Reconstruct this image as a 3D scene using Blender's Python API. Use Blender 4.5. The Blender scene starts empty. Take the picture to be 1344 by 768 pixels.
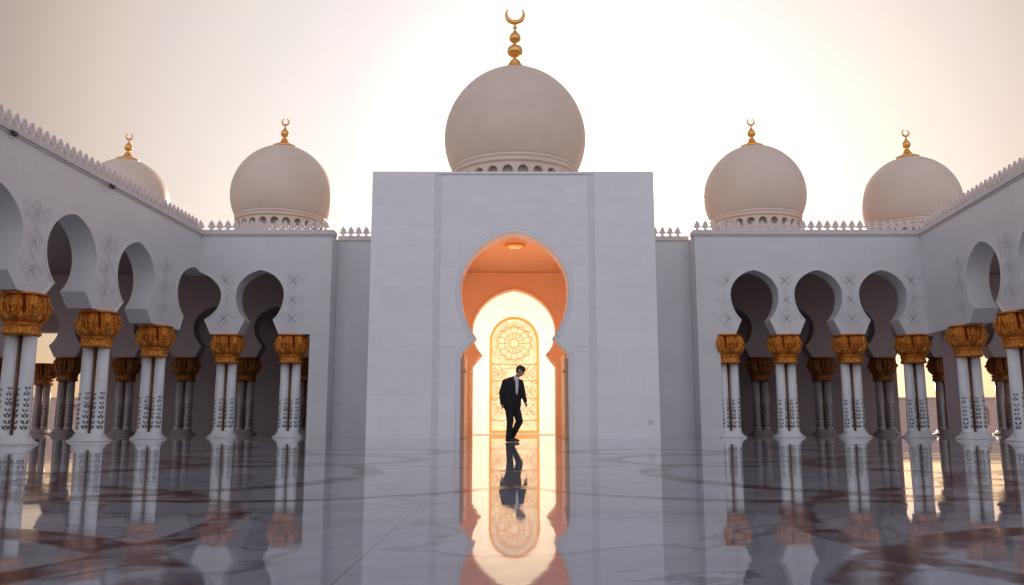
import bpy, bmesh, math, random
from mathutils import Vector, Matrix
from mathutils.geometry import tessellate_polygon
random.seed(7)
R = math.radians
scn = bpy.context.scene
C = scn.collection
# ------------------------------------------------------------------ camera, world, sun, exposure
cam = bpy.data.objects.new('camera', bpy.data.cameras.new('camera')); C.objects.link(cam)
cam.location = (0, 0, .46); cam.rotation_euler = (R(90 + 9.0), 0, 0)
cam.data.sensor_width = 36; cam.data.lens = 36*1080/1344; cam.data.clip_start = .05; cam.data.clip_end = 6000
scn.camera = cam
SUN_EL, SUN_AZ = R(15), R(7.0)          # azimuth measured from +Y towards +X
sundir = Vector((math.sin(SUN_AZ)*math.cos(SUN_EL), math.cos(SUN_AZ)*math.cos(SUN_EL), math.sin(SUN_EL)))
sl = bpy.data.lights.new('sun', 'SUN'); sl.energy = 3.4; sl.angle = R(.6); sl.color = (1, .72, .48)
so = bpy.data.objects.new('sun', sl); C.objects.link(so); so.rotation_euler = (-sundir).to_track_quat('-Z', 'Y').to_euler()
so.location = (5, 40, 30)
w = bpy.data.worlds.new('World'); scn.world = w; w.use_nodes = True
nt = w.node_tree; nt.nodes.clear(); N = nt.nodes; L = nt.links
out = N.new('ShaderNodeOutputWorld'); bg1 = N.new('ShaderNodeBackground'); bg2 = N.new('ShaderNodeBackground'); add = N.new('ShaderNodeAddShader')
sky = N.new('ShaderNodeTexSky'); sky.sky_type = 'NISHITA'; sky.sun_disc = False; sky.sun_elevation = SUN_EL; sky.sun_rotation = SUN_AZ
sky.dust_density = 1.5; sky.air_density = 1.2; sky.ozone_density = 1.5
tint = N.new('ShaderNodeMix'); tint.data_type = 'RGBA'; tint.blend_type = 'MULTIPLY'; tint.inputs[0].default_value = 1; tint.inputs[7].default_value = (1, .83, .86, 1)
L.new(sky.outputs[0], tint.inputs[6]); L.new(tint.outputs[2], bg1.inputs[0]); bg1.inputs[1].default_value = .05
tc = N.new('ShaderNodeTexCoord'); dot = N.new('ShaderNodeVectorMath'); dot.operation = 'DOT_PRODUCT'
glow = Vector((math.sin(R(3.2))*math.cos(R(19.5)), math.cos(R(3.2))*math.cos(R(19.5)), math.sin(R(19.5))))
L.new(tc.outputs['Generated'], dot.inputs[0]); dot.inputs[1].default_value = glow
ramp = N.new('ShaderNodeValToRGB'); mr = N.new('ShaderNodeMath'); mr.operation = 'MULTIPLY_ADD'
mr.inputs[1].default_value = .5; mr.inputs[2].default_value = .5
L.new(dot.outputs['Value'], mr.inputs[0]); L.new(mr.outputs[0], ramp.inputs[0])
cr = ramp.color_ramp; cr.interpolation = 'LINEAR'
def cang(a): return .5 + .5*math.cos(R(a))
cols = [(180, (.88, .875, .925)), (110, (.55, .53, .60)), (70, (.36, .30, .30)), (45, (.24, .18, .15)), (34, (.37, .255, .165)), (29, (.56, .43, .31)), (26, (.60, .50, .42)), (22, (.64, .58, .49)), (18, (.65, .61, .55)), (14, (.66, .62, .60)), (8, (.8, .76, .72)), (0, (1.1, 1.05, 1.0))]
cr.elements[0].position = cang(180); cr.elements[0].color = (*cols[0][1], 1)
cr.elements[1].position = cang(0); cr.elements[1].color = (*cols[-1][1], 1)
for a, c in cols[1:-1]:
    e = cr.elements.new(cang(a)); e.color = (*c, 1)
L.new(ramp.outputs[0], bg2.inputs[0]); bg2.inputs[1].default_value = .95
L.new(bg1.outputs[0], add.inputs[0]); L.new(bg2.outputs[0], add.inputs[1]); L.new(add.outputs[0], out.inputs[0])
scn.view_settings.view_transform = 'Standard'; scn.view_settings.look = 'None'; scn.view_settings.exposure = 0.0; scn.view_settings.gamma = 1

# ------------------------------------------------------------------ materials
def mat(name, col, rough=.5, metal=0, var=0, scale=3, bump=0, bscale=20, ior=1.5, streak=None, emit=None):
    m = bpy.data.materials.new(name); m.use_nodes = True; t = m.node_tree; b = t.nodes['Principled BSDF']
    b.inputs['Base Color'].default_value = (*col, 1); b.inputs['Roughness'].default_value = rough
    b.inputs['Metallic'].default_value = metal; b.inputs['IOR'].default_value = ior
    co = t.nodes.new('ShaderNodeTexCoord')
    if var:
        n = t.nodes.new('ShaderNodeTexNoise'); n.inputs['Scale'].default_value = scale; n.inputs['Detail'].default_value = 6
        t.links.new(co.outputs['Object'], n.inputs['Vector'])
        r = t.nodes.new('ShaderNodeValToRGB'); r.color_ramp.elements[0].position = .3; r.color_ramp.elements[1].position = .7
        r.color_ramp.elements[0].color = (*[c*(1-var) for c in col], 1); r.color_ramp.elements[1].color = (*[min(1, c*(1+var*.5)) for c in col], 1)
        t.links.new(n.outputs[0], r.inputs[0]); t.links.new(r.outputs[0], b.inputs['Base Color'])
    if bump:
        n2 = t.nodes.new('ShaderNodeTexNoise'); n2.inputs['Scale'].default_value = bscale; n2.inputs['Detail'].default_value = 4
        t.links.new(co.outputs['Object'], n2.inputs['Vector'])
        bp = t.nodes.new('ShaderNodeBump'); bp.inputs['Strength'].default_value = bump; bp.inputs['Distance'].default_value = .02
        t.links.new(n2.outputs[0], bp.inputs['Height']); t.links.new(bp.outputs[0], b.inputs['Normal'])
    if emit:
        b.inputs['Emission Color'].default_value = (*emit[0], 1); b.inputs['Emission Strength'].default_value = emit[1]
    return m

def marble_wall(name, col, bw=1.1, bh=.55, joint=.90):
    """white marble slabs; UV carries metres along the wall and up it"""
    m = bpy.data.materials.new(name); m.use_nodes = True; t = m.node_tree; b = t.nodes['Principled BSDF']; n = t.nodes.new; l = t.links.new
    uv = n('ShaderNodeTexCoord'); br = n('ShaderNodeTexBrick')
    br.inputs['Scale'].default_value = 1; br.inputs['Brick Width'].default_value = bw; br.inputs['Row Height'].default_value = bh
    br.inputs['Mortar Size'].default_value = .005; br.inputs['Mortar Smooth'].default_value = .3; br.inputs['Bias'].default_value = 0
    br.inputs['Color1'].default_value = (*[c*.975 for c in col], 1); br.inputs['Color2'].default_value = (*[min(1, c*1.015) for c in col], 1)
    br.inputs['Mortar'].default_value = (*[c*joint for c in col], 1)
    l(uv.outputs['UV'], br.inputs['Vector'])
    no = n('ShaderNodeTexNoise'); no.inputs['Scale'].default_value = 1.3; no.inputs['Detail'].default_value = 8; no.inputs['Distortion'].default_value = 1.6
    l(uv.outputs['Object'], no.inputs['Vector'])
    r = n('ShaderNodeValToRGB'); r.color_ramp.elements[0].position = .36; r.color_ramp.elements[0].color = (.92, .92, .93, 1)
    r.color_ramp.elements[1].position = .58; r.color_ramp.elements[1].color = (1, 1, 1, 1); l(no.outputs[0], r.inputs[0])
    mx = n('ShaderNodeMix'); mx.data_type = 'RGBA'; mx.blend_type = 'MULTIPLY'; mx.inputs[0].default_value = .4
    l(br.outputs[0], mx.inputs[6]); l(r.outputs[0], mx.inputs[7]); l(mx.outputs[2], b.inputs['Base Color'])
    b.inputs['Roughness'].default_value = .42
    bp = n('ShaderNodeBump'); bp.inputs['Strength'].default_value = .25; bp.inputs['Distance'].default_value = .01; bp.invert = True
    l(br.outputs['Fac'], bp.inputs['Height']); l(bp.outputs[0], b.inputs['Normal'])
    return m

M = {}
M['wall'] = marble_wall('white marble slabs', (.74, .735, .75))
M['gate'] = marble_wall('white marble lightened for gate light', (.88, .87, .89), 1.5, .62, .89)  # lighter than the wall marble: the gate's stronger light put into its colour
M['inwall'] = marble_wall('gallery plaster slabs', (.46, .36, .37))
M['trim'] = mat('white marble trim', (.76, .75, .76), .4, var=.07, scale=4)
M['merlon'] = mat('cornice marble', (.72, .66, .64), .5, var=.1, scale=5)
M['relief'] = mat('marble line with shade in its grey', (.60, .595, .62), .5)  # greyed so carving reads; its faint shade is put into the colour
M['dome'] = mat('dome marble', (.77, .64, .54), .45, var=.06, scale=1.2, bump=.12, bscale=3)  # warm bounced light put into the base colour
M['gold'] = mat('gilded metal', (.95, .52, .16), .3, metal=1, bump=.2, bscale=30)
M['cap'] = mat('gilded carved capital', (.72, .27, .045), .42, metal=.72, var=.5, scale=14, bump=.6, bscale=38)
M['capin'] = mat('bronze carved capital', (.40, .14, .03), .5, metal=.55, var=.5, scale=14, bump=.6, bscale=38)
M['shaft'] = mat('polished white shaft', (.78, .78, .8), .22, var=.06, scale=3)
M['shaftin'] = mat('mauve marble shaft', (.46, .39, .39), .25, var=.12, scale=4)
M['inlay'] = mat('dark stone inlay', (.07, .05, .055), .35)
M['core'] = mat('bronze core rod', (.24, .10, .05), .4, metal=.5)
M['orange'] = mat('plaster tinted lamplight orange', (.74, .42, .26), .7, var=.06, scale=2)  # orange lamplight on pale walls put into the plaster colour
M['jamb'] = mat('polished marble tinted lamplight orange', (.70, .36, .20), .35, var=.12, scale=4)  # lamplight's orange put into the marble colour too
M['cream'] = mat('cream plaster', (.93, .89, .80), .8)
M['lattice'] = mat('gold lattice metal', (.80, .44, .09), .45, metal=.3)
M['door_glass'] = mat('frosted cream glass with added glow', (.5, .45, .35), .5, emit=((1, .84, .56), .8))  # emission added to stand in for light coming through the pane
M['roof'] = mat('flat roof stone', (.5, .47, .46), .8, var=.1)
M['dark'] = mat('dark lamp metal', (.05, .045, .045), .5)
M['suit'] = mat('near black wool', (.012, .011, .014), .85)
M['skin'] = mat('skin', (.42, .24, .17), .55)
M['shirt'] = mat('white cotton', (.75, .76, .8), .8)
M['hair'] = mat('dark hair', (.018, .012, .010), .6)
M['shoe'] = mat('black leather', (.01, .01, .01), .3)
M['sand'] = mat('pale sand ground', (.42, .34, .27), .9, var=.15, scale=.02)
M['pink'] = marble_wall('distant stone tinted haze pink', (.78, .54, .44), 2, .8)  # pink brightness of the haze put into the stone colour

def floor_material():
    m = bpy.data.materials.new('polished courtyard marble'); m.use_nodes = True; t = m.node_tree; b = t.nodes['Principled BSDF']; n = t.nodes.new; l = t.links.new
    tc = n('ShaderNodeTexCoord')
    def math_(op, a, b_=None, clamp=False):
        q = n('ShaderNodeMath'); q.operation = op; q.use_clamp = clamp
        for i, v in enumerate((a, b_)):
            if v is None: continue
            if isinstance(v, (int, float)): q.inputs[i].default_value = v
            else: l(v, q.inputs[i])
        return q.outputs[0]
    # warped position
    nz = n('ShaderNodeTexNoise'); nz.inputs['Scale'].default_value = .9; nz.inputs['Detail'].default_value = 5; l(tc.outputs['Object'], nz.inputs['Vector'])
    sep = n('ShaderNodeSeparateXYZ'); l(tc.outputs['Object'], sep.inputs[0])
    nc = n('ShaderNodeSeparateXYZ'); l(nz.outputs['Color'], nc.inputs[0])
    ax = math_('ABSOLUTE', sep.outputs[0])
    wx = math_('ADD', ax, math_('MULTIPLY', math_('SUBTRACT', nc.outputs[0], .5), .22))
    wy = math_('ADD', sep.outputs[1], math_('MULTIPLY', math_('SUBTRACT', nc.outputs[1], .5), .30))
    def ring(cx, cy, r, wd, x=wx, y=wy):
        dx = math_('SUBTRACT', x, cx); dy = math_('SUBTRACT', y, cy)
        d = math_('SQRT', math_('ADD', math_('MULTIPLY', dx, dx), math_('MULTIPLY', dy, dy)))
        e = math_('ABSOLUTE', math_('SUBTRACT', d, r))
        return math_('SUBTRACT', 1, math_('DIVIDE', e, wd), True)
    rs = [ring(4.1, 3.6, 2.75, .10), ring(3.9, 7.6, 2.6, .16), ring(1.9, 7.1, 2.1, .09), ring(3.1, 1.6, 2.25, .13), ring(2.7, 10.5, 1.5, .2), ring(5.6, 9.5, 2.2, .25), ring(6.2, 5.4, 3.0, .16), ring(2.2, 13.5, 1.2, .3), ring(7.5, 15, 2.6, .35)]
    acc = rs[0]
    for q in rs[1:]: acc = math_('MAXIMUM', acc, q)
    band = math_('MULTIPLY', acc, 3.5, True)
    # patchy veining inside the bands
    vn = n('ShaderNodeTexNoise'); vn.inputs['Scale'].default_value = 3.5; vn.inputs['Detail'].default_value = 8; vn.inputs['Distortion'].default_value = 1.2; l(tc.outputs['Object'], vn.inputs['Vector'])
    rr = n('ShaderNodeValToRGB'); rr.color_ramp.elements[0].position = .34; rr.color_ramp.elements[0].color = (.25, .25, .25, 1); rr.color_ramp.elements[1].position = .55; l(vn.outputs[0], rr.inputs[0])
    bandv = math_('MULTIPLY', band, rr.outputs[0])
    # marble base with veins
    vv = n('ShaderNodeTexNoise'); vv.inputs['Scale'].default_value = .55; vv.inputs['Detail'].default_value = 10; vv.inputs['Distortion'].default_value = 2.2; l(tc.outputs['Object'], vv.inputs['Vector'])
    r2 = n('ShaderNodeValToRGB'); c = r2.color_ramp
    c.elements[0].position = .30; c.elements[0].color = (.23, .25, .30, 1); c.elements[1].position = .62; c.elements[1].color = (.34, .365, .43, 1)
    e = c.elements.new(.47); e.color = (.32, .345, .405, 1); e = c.elements.new(.495); e.color = (.17, .165, .20, 1); e = c.elements.new(.52); e.color = (.33, .355, .415, 1)
    l(vv.outputs[0], r2.inputs[0])
    mx = n('ShaderNodeMix'); mx.data_type = 'RGBA'; l(bandv, mx.inputs[0]); l(r2.outputs[0], mx.inputs[6]); mx.inputs[7].default_value = (.060, .018, .020, 1)
    # slab joints
    br = n('ShaderNodeTexBrick'); br.offset = 0; br.inputs['Scale'].default_value = 1; br.inputs['Brick Width'].default_value = 2.4; br.inputs['Row Height'].default_value = 2.4; br.inputs['Mortar Size'].default_value = .003
    mp = n('ShaderNodeMapping'); mp.inputs['Rotation'].default_value[2] = R(0); mp.inputs['Location'].default_value = (.52, .37, 0); l(tc.outputs['Object'], mp.inputs[0]); l(mp.outputs[0], br.inputs['Vector'])
    mx2 = n('ShaderNodeMix'); mx2.data_type = 'RGBA'; l(br.outputs['Fac'], mx2.inputs[0]); l(mx.outputs[2], mx2.inputs[6]); mx2.inputs[7].default_value = (.09, .085, .095, 1)
    l(mx2.outputs[2], b.inputs['Base Color'])
    l(math_('SUBTRACT', 1.43, math_('MULTIPLY', bandv, .2)), b.inputs['IOR'])
    rn = n('ShaderNodeTexNoise'); rn.inputs['Scale'].default_value = 2.3; rn.inputs['Detail'].default_value = 7; l(tc.outputs['Object'], rn.inputs['Vector'])
    mrg = n('ShaderNodeMapRange'); l(rn.outputs[0], mrg.inputs[0]); mrg.inputs[1].default_value = .35; mrg.inputs[2].default_value = .7; mrg.inputs[3].default_value = .012; mrg.inputs[4].default_value = .05
    l(math_('ADD', mrg.outputs[0], math_('MULTIPLY', bandv, .10)), b.inputs['Roughness'])
    bn = n('ShaderNodeTexNoise'); bn.inputs['Scale'].default_value = 2.2; bn.inputs['Detail'].default_value = 3; l(tc.outputs['Object'], bn.inputs['Vector'])
    bp = n('ShaderNodeBump'); bp.inputs['Strength'].default_value = .12; bp.inputs['Distance'].default_value = .006; l(bn.outputs[0], bp.inputs['Height']); l(bp.outputs[0], b.inputs['Normal'])
    return m
M['floor'] = floor_material()

# ------------------------------------------------------------------ helpers
def link(name, me, m=None, parent=None, smooth=False):
    o = bpy.data.objects.new(name, me); C.objects.link(o)
    if m and not me.materials: me.materials.append(m)
    if smooth:
        for p in me.polygons: p.use_smooth = True
    if parent: o.parent = parent
    return o
def obj(name, bm, m, parent=None, smooth=False, fix=True):
    if fix: bmesh.ops.recalc_face_normals(bm, faces=bm.faces)
    me = bpy.data.meshes.new(name); bm.to_mesh(me); bm.free()
    return link(name, me, m, parent, smooth)
def tag(o, label, cat, group=None):
    o['label'] = label; o['category'] = cat
    if group: o['group'] = group
    return o
def empty(name, loc, label, cat, group=None):
    o = bpy.data.objects.new(name, None); C.objects.link(o); o.location = loc; o.empty_display_size = .3
    return tag(o, label, cat, group)
def struct(o): o['kind'] = 'structure'; return o
def dup(src, parent, matrix=None):
    c = src.copy(); C.objects.link(c); c.parent = parent
    if matrix is not None: c.matrix_local = matrix
    for ch in src.children:
        d = ch.copy(); C.objects.link(d); d.parent = c
    return c
def box(bm, x0, x1, y0, y1, z0, z1):
    vs = [bm.verts.new((x, y, z)) for z in (z0, z1) for x, y in ((x0, y0), (x1, y0), (x1, y1), (x0, y1))]
    for f in ((3, 2, 1, 0), (4, 5, 6, 7), (0, 1, 5, 4), (1, 2, 6, 5), (2, 3, 7, 6), (3, 0, 4, 7)): bm.faces.new([vs[i] for i in f])
def bevel(bm, w, seg=1):
    bmesh.ops.bevel(bm, geom=list(bm.edges), offset=w, segments=seg, affect='EDGES', profile=.5)
def prism(bm, pts, z0, z1):
    a = [bm.verts.new((x, y, z0)) for x, y in pts]; b = [bm.verts.new((x, y, z1)) for x, y in pts]
    bm.faces.new(a[::-1]); bm.faces.new(b)
    for i in range(len(a)): j = (i+1) % len(a); bm.faces.new((a[i], a[j], b[j], b[i]))
def lathe(bm, prof, seg=48, loc=(0, 0, 0), lobes=None, cap=True):
    rings = []
    for k, (r, z) in enumerate(prof):
        ring = []
        for i in range(seg):
            a = 2*math.pi*i/seg
            rr = r if lobes is None else lobes(r, z, a)
            ring.append(bm.verts.new((loc[0]+rr*math.cos(a), loc[1]+rr*math.sin(a), loc[2]+z)))
        rings.append(ring)
    for a, b in zip(rings, rings[1:]):
        for i in range(seg):
            j = (i+1) % seg; bm.faces.new((a[i], a[j], b[j], b[i]))
    if cap:
        bm.faces.new(rings[0][::-1]); bm.faces.new(rings[-1])
def tube(bm, pts, r, seg=8):
    """tube along points; r float or list"""
    pts = [Vector(p) for p in pts]; rings = []
    for i, p in enumerate(pts):
        d = (pts[min(i+1, len(pts)-1)] - pts[max(i-1, 0)]).normalized()
        u = d.cross(Vector((0, 1, 0.01))); u.normalize(); v = d.cross(u)
        rr = r[i] if isinstance(r, (list, tuple)) else r
        rings.append([bm.verts.new(p + (u*math.cos(2*math.pi*k/seg) + v*math.sin(2*math.pi*k/seg))*rr) for k in range(seg)])
    for a, b in zip(rings, rings[1:]):
        for k in range(seg): j = (k+1) % seg; bm.faces.new((a[k], a[j], b[j], b[k]))
    bm.faces.new(rings[0][::-1]); bm.faces.new(rings[-1])

# --- a wall is drawn flat in (s, z), given thickness t and bent along a plan path
def sheet(outline, holes=(), cuts=()):
    loops = [[Vector((x, y, 0)) for x, y in outline]] + [[Vector((x, y, 0)) for x, y in h] for h in holes]
    bm = bmesh.new(); vs = [bm.verts.new((p.x, 0, p.y)) for lp in loops for p in lp]
    for tri in tessellate_polygon(loops):
        try: bm.faces.new([vs[i] for i in tri])
        except ValueError: pass
    for c in cuts:
        bmesh.ops.bisect_plane(bm, geom=list(bm.verts)+list(bm.edges)+list(bm.faces), plane_co=(c, 0, 0), plane_no=(1, 0, 0))
    return bm
def thicken(bm, t0, t1, path):
    """bm flat in (s,0,z) -> closed solid between depths t0 (front) and t1 (back), mapped by path; UV = metres"""
    out = bmesh.new(); uvl = out.loops.layers.uv.new('UVMap'); fr, bk = {}, {}
    for v in bm.verts:
        fr[v] = out.verts.new(path(v.co.x, t0, v.co.z)); bk[v] = out.verts.new(path(v.co.x, t1, v.co.z))
    def face(vs, uvs):
        f = out.faces.new(vs)
        for lp, q in zip(f.loops, uvs): lp[uvl].uv = q
    for f in bm.faces:
        vs = list(f.verts); uv = [(v.co.x, v.co.z) for v in vs]
        face([fr[v] for v in vs], uv); face([bk[v] for v in reversed(vs)], list(reversed(uv)))
    for e in bm.edges:
        if len(e.link_faces) == 1:
            a, b = e.verts; l_ = (a.co-b.co).length
            face([fr[a], fr[b], bk[b], bk[a]], [(a.co.x, a.co.z), (b.co.x+.001, b.co.z), (b.co.x+(t1-t0), b.co.z), (a.co.x+(t1-t0)+.001, a.co.z)])
    bm.free(); return out
def straight(x0, y, sx=1):
    return lambda s, t, z: (x0 + s*sx, y + t, z)
def circle_path(cx, cy, r):
    return lambda s, t, z: (cx + (r-t)*math.sin(s/r), cy - (r-t)*math.cos(s/r), z)
def corner_path(corner, dA, nA, dB, nB):
    """s<0 along dA before the corner, s>0 along dB after it; n = away from the court"""
    cx, cy = corner; k = 1 + nA[0]*nB[0] + nA[1]*nB[1]; mi = ((nA[0]+nB[0])/k, (nA[1]+nB[1])/k)
    def f(s, t, z):
        d, n = (dA, nA) if s < 0 else (dB, nB)
        if abs(s) < 1e-4: n = mi
        return (cx + d[0]*s + n[0]*t, cy + d[1]*s + n[1]*t, z)
    return f

def arch(c, hw, zc, apex, cusp_hw, zcusp, foot_hw, zfoot, n=26):
    """horseshoe arch: foot flares in to a cusp, round head with slight point; list of (s,z) from left foot to right foot"""
    # lower angle where the head meets the cusp
    pts = []
    a0 = math.acos(min(1, cusp_hw/hw)); low = zc - zcusp
    for i in range(n+1):
        a = -a0 + (math.pi/2 + a0)*i/n                          # from cusp up to apex
        x = hw*math.cos(a)
        if a < 0: z = zc - low*math.sin(-a)/math.sin(a0)
        else:
            h = apex - zc
            z = zc + h*(.90*math.sin(a) + .10*(a/(math.pi/2))**2.2)
        pts.append((x, z))
    right = [(foot_hw, zfoot)] + pts
    left = [(-x, z) for x, z in right if x > 1e-6]
    prof = left + [q for q in reversed(right)]
    return [(c+x, z) for x, z in prof]
def offset_profile(p, d):
    q = []
    for i, v in enumerate(p):
        a = Vector(p[max(i-1, 0)]); b = Vector(p[min(i+1, len(p)-1)]); t = (b-a).normalized()
        q.append((v[0] - t.y*d, v[1] + t.x*d))
    return q
def strip_sheet(p, q):
    bm = bmesh.new(); a = [bm.verts.new((x, 0, z)) for x, z in p]; b = [bm.verts.new((x, 0, z)) for x, z in q]
    for i in range(len(p)-1): bm.faces.new((a[i], a[i+1], b[i+1], b[i]))
    return bm
def split(bm, cuts):
    for c in cuts: bmesh.ops.bisect_plane(bm, geom=list(bm.verts)+list(bm.edges)+list(bm.faces), plane_co=(c, 0, 0), plane_no=(1, 0, 0))
    return bm

def arch_trim(p, path, parent, m=None, d0=.0, d1=.055, rise=.022, cuts=(0,)):
    bm = split(strip_sheet(offset_profile(p, d0), offset_profile(p, d1)), cuts)
    return obj('arch_trim', thicken(bm, -rise, .004, path), m or M['trim'], parent)

def carved_relief(s0, s1, z0, z1, profs, path, parent, wid=.012):
    """fine lattice of diamonds carved over an arch spandrel, kept clear of the arches"""
    def clear(x, z):
        for c, hw, zc, zf, fh in profs:
            h = hw + .14
            if z > zc: hh = (1 - ((z-zc)/(1.0))**2); lim = h*math.sqrt(max(0, hh))
            elif z > zf + .42: lim = h*math.sqrt(max(.25, 1-((zc-z)/1.15)**2))
            else: lim = fh + .1
            if abs(x-c) < lim: return False
        return True
    bm = bmesh.new(); cx = (s0+s1)/2; segs = []
    H = z1-z0; W = (s1-s0)/2
    dz = .62; k = 0; z = z0 + .1
    def line(a, b): segs.append((a, b))
    while z + .3 < z1:
        zc = z + .31
        for sc in (1, .68, .36):
            w_, h_ = .34*sc, .36*sc
            q = [(cx, zc-h_), (cx+w_, zc), (cx, zc+h_), (cx-w_, zc)]
            for i in range(4): line(q[i], q[(i+1) % 4])
            line((cx-w_*.5, zc-h_*.5), (cx+w_*.5, zc+h_*.5)); line((cx+w_*.5, zc-h_*.5), (cx-w_*.5, zc+h_*.5))
        for sx in (-1, 1):
            for q in (.12, .24, .36): line((cx+sx*(.36+q*.3), zc-.28+q), (cx+sx*(.12+q), zc+.10+q*.55))
        z += dz
    for (a, b) in segs:
        a = Vector(a); b = Vector(b); n_ = 5
        for i in range(n_):
            p = a.lerp(b, i/n_); q = a.lerp(b, (i+1)/n_)
            if not (clear(*p) and clear(*q)): continue
            if not (s0 < p.x < s1 and s0 < q.x < s1): continue
            t = (q-p).normalized(); nn = Vector((-t.y, t.x))*wid*.5
            bm.faces.new([bm.verts.new((v.x, 0, v.y)) for v in (p-nn, q-nn, q+nn, p+nn)])
    if not bm.faces: bm.free(); return
    split(bm, (0,))
    return obj('carved_relief', thicken(bm, -.006, .002, path), M['relief'], parent)

# ------------------------------------------------------------------ column (shafts mesh > capital, base, core_rod, floral_inlay)
def make_column(H, m_sh, m_cap, seed=1):
    rnd = random.Random(seed); cb = H - .93; SP = .180
    col = bpy.data.objects.new('column', None); C.objects.link(col); col.empty_display_size = .2
    for sx in (-1, 1):
        bm = bmesh.new(); lathe(bm, [(.165, .14), (.158, .22), (.15, 1.2), (.142, cb+.01)], 24, (sx*SP, 0, 0))
        sh = obj('shaft', bm, m_sh, col)
        for p in sh.data.polygons: p.use_smooth = len(p.vertices) == 4
    # capital: neck ring of short leaves, then palm fronds swelling outwards
    bm = bmesh.new()
    keys = [(0, .345), (.03, .375), (.08, .36), (.18, .35), (.23, .375), (.26, .36), (.30, .41), (.35, .47), (.42, .515), (.52, .54), (.62, .545), (.72, .535), (.80, .51), (.85, .48), (.875, .45)]
    prof = []
    for (z0, r0), (z1, r1) in zip(keys, keys[1:]):
        for i in range(3): f = i/3; prof.append((r0+(r1-r0)*f, z0+(z1-z0)*f))
    prof.append((keys[-1][1], keys[-1][0]))
    def lob(r, z, a):
        sq = 1 + .05*math.cos(4*a + math.pi)          # slightly squared plan
        if z < .26:
            return r*sq*(1 + .035*math.cos(24*a)*math.sin(z*24))
        k = min(1, (z-.26)/.25)
        frond = abs(math.cos(4*a))**.55
        mid = abs(math.sin(4*a))
        rib = .03*math.cos(40*a + 9*z)
        return r*sq*(1 - .30*k*(1-frond) + rib*k)
    lathe(bm, prof, 112, (0, 0, cb), lob)
    for v in bm.verts:
        n_ = rnd.uniform(-.009, .009); v.co.x *= 1+n_; v.co.y *= 1+n_
    # drooping frond tips and a curl over each lobe
    for k in range(8):
        a = k*math.pi/4; d = Vector((math.cos(a), math.sin(a), 0)); sd = Vector((-d.y, d.x, 0))
        for off, ln in ((-.11, .9), (0, 1), (.11, .9)):
            pts = [Vector((0, 0, cb + z)) + d*(r*ln) + sd*off*w_ for z, r, w_ in ((.28, .38, .25), (.37, .49, .6), (.50, .545, .95), (.64, .56, 1.15), (.76, .545, 1.1), (.84, .50, .8))]
            tube(bm, pts, [.018, .028, .036, .036, .03, .018], 6)
        tube(bm, [Vector((0, 0, cb+.66)) + d*.57 + sd*-.06, Vector((0, 0, cb+.60)) + d*.61, Vector((0, 0, cb+.66)) + d*.57 + sd*.06], [.02, .045, .02], 6)
    for v in bm.verts: k_ = .94 if v.co.z > cb+.27 else 1; v.co.x *= k_; v.co.y *= k_
    cap = obj('capital', bm, m_cap, col, smooth=False)
    bm = bmesh.new(); lathe(bm, [(.43, 0), (.475, .02), (.475, .045), (.43, .06)], 32, (0, 0, cb+.87)); obj('abacus', bm, m_cap, col)
    bm = bmesh.new()
    def sqr(r, z, a): return r*(1 + .06*math.cos(4*a+math.pi))
    lathe(bm, [(.50, 0), (.50, .03), (.47, .045), (.42, .08), (.37, .13), (.345, .20)], 40, (0, 0, 0), sqr)
    b = obj('base', bm, m_sh, col, True)
    for sy in (-1, 1):
        bm = bmesh.new(); lathe(bm, [(.024, .2), (.024, cb+.01)], 10, (0, sy*.05, 0)); obj('core_rod', bm, M['core'], col, True)
    # inlaid vine: leaves, buds and a wavy stem wrapped round each shaft
    for sx in (-1, 1):
        bm = bmesh.new(); cxx = sx*SP
        def pt(q, zz, r_=.1655): return bm.verts.new((cxx+(r_-.006*max(0, zz-.22))*math.cos(q), (r_-.006*max(0, zz-.22))*math.sin(q), zz))
        for base_a in (-math.pi/2-.66, -math.pi/2+.66, math.pi/2-.66, math.pi/2+.66):
            z = .29 + rnd.uniform(0, .03); k = 0
            while z < 1.22:
                g = (1.75 - .6*(z-.3)) * rnd.uniform(.85, 1.15); a = base_a + .05*math.sin(z*17)
                for side in (-1, 1):                    # a pair of leaves leaning up and out
                    bm.faces.new([pt(a+side*.03, z), pt(a+side*.21*g, z+.012*g), pt(a+side*.30*g, z+.052*g), pt(a+side*.10*g, z+.040*g)])
                if k % 2 == 0: bm.faces.new([pt(a-.09*g, z+.075), pt(a, z+.05), pt(a+.09*g, z+.075), pt(a, z+.11)])
                z += rnd.uniform(.10, .14); k += 1
        obj('floral_inlay', bm, M['inlay'], col, fix=False)
    return col

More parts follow.
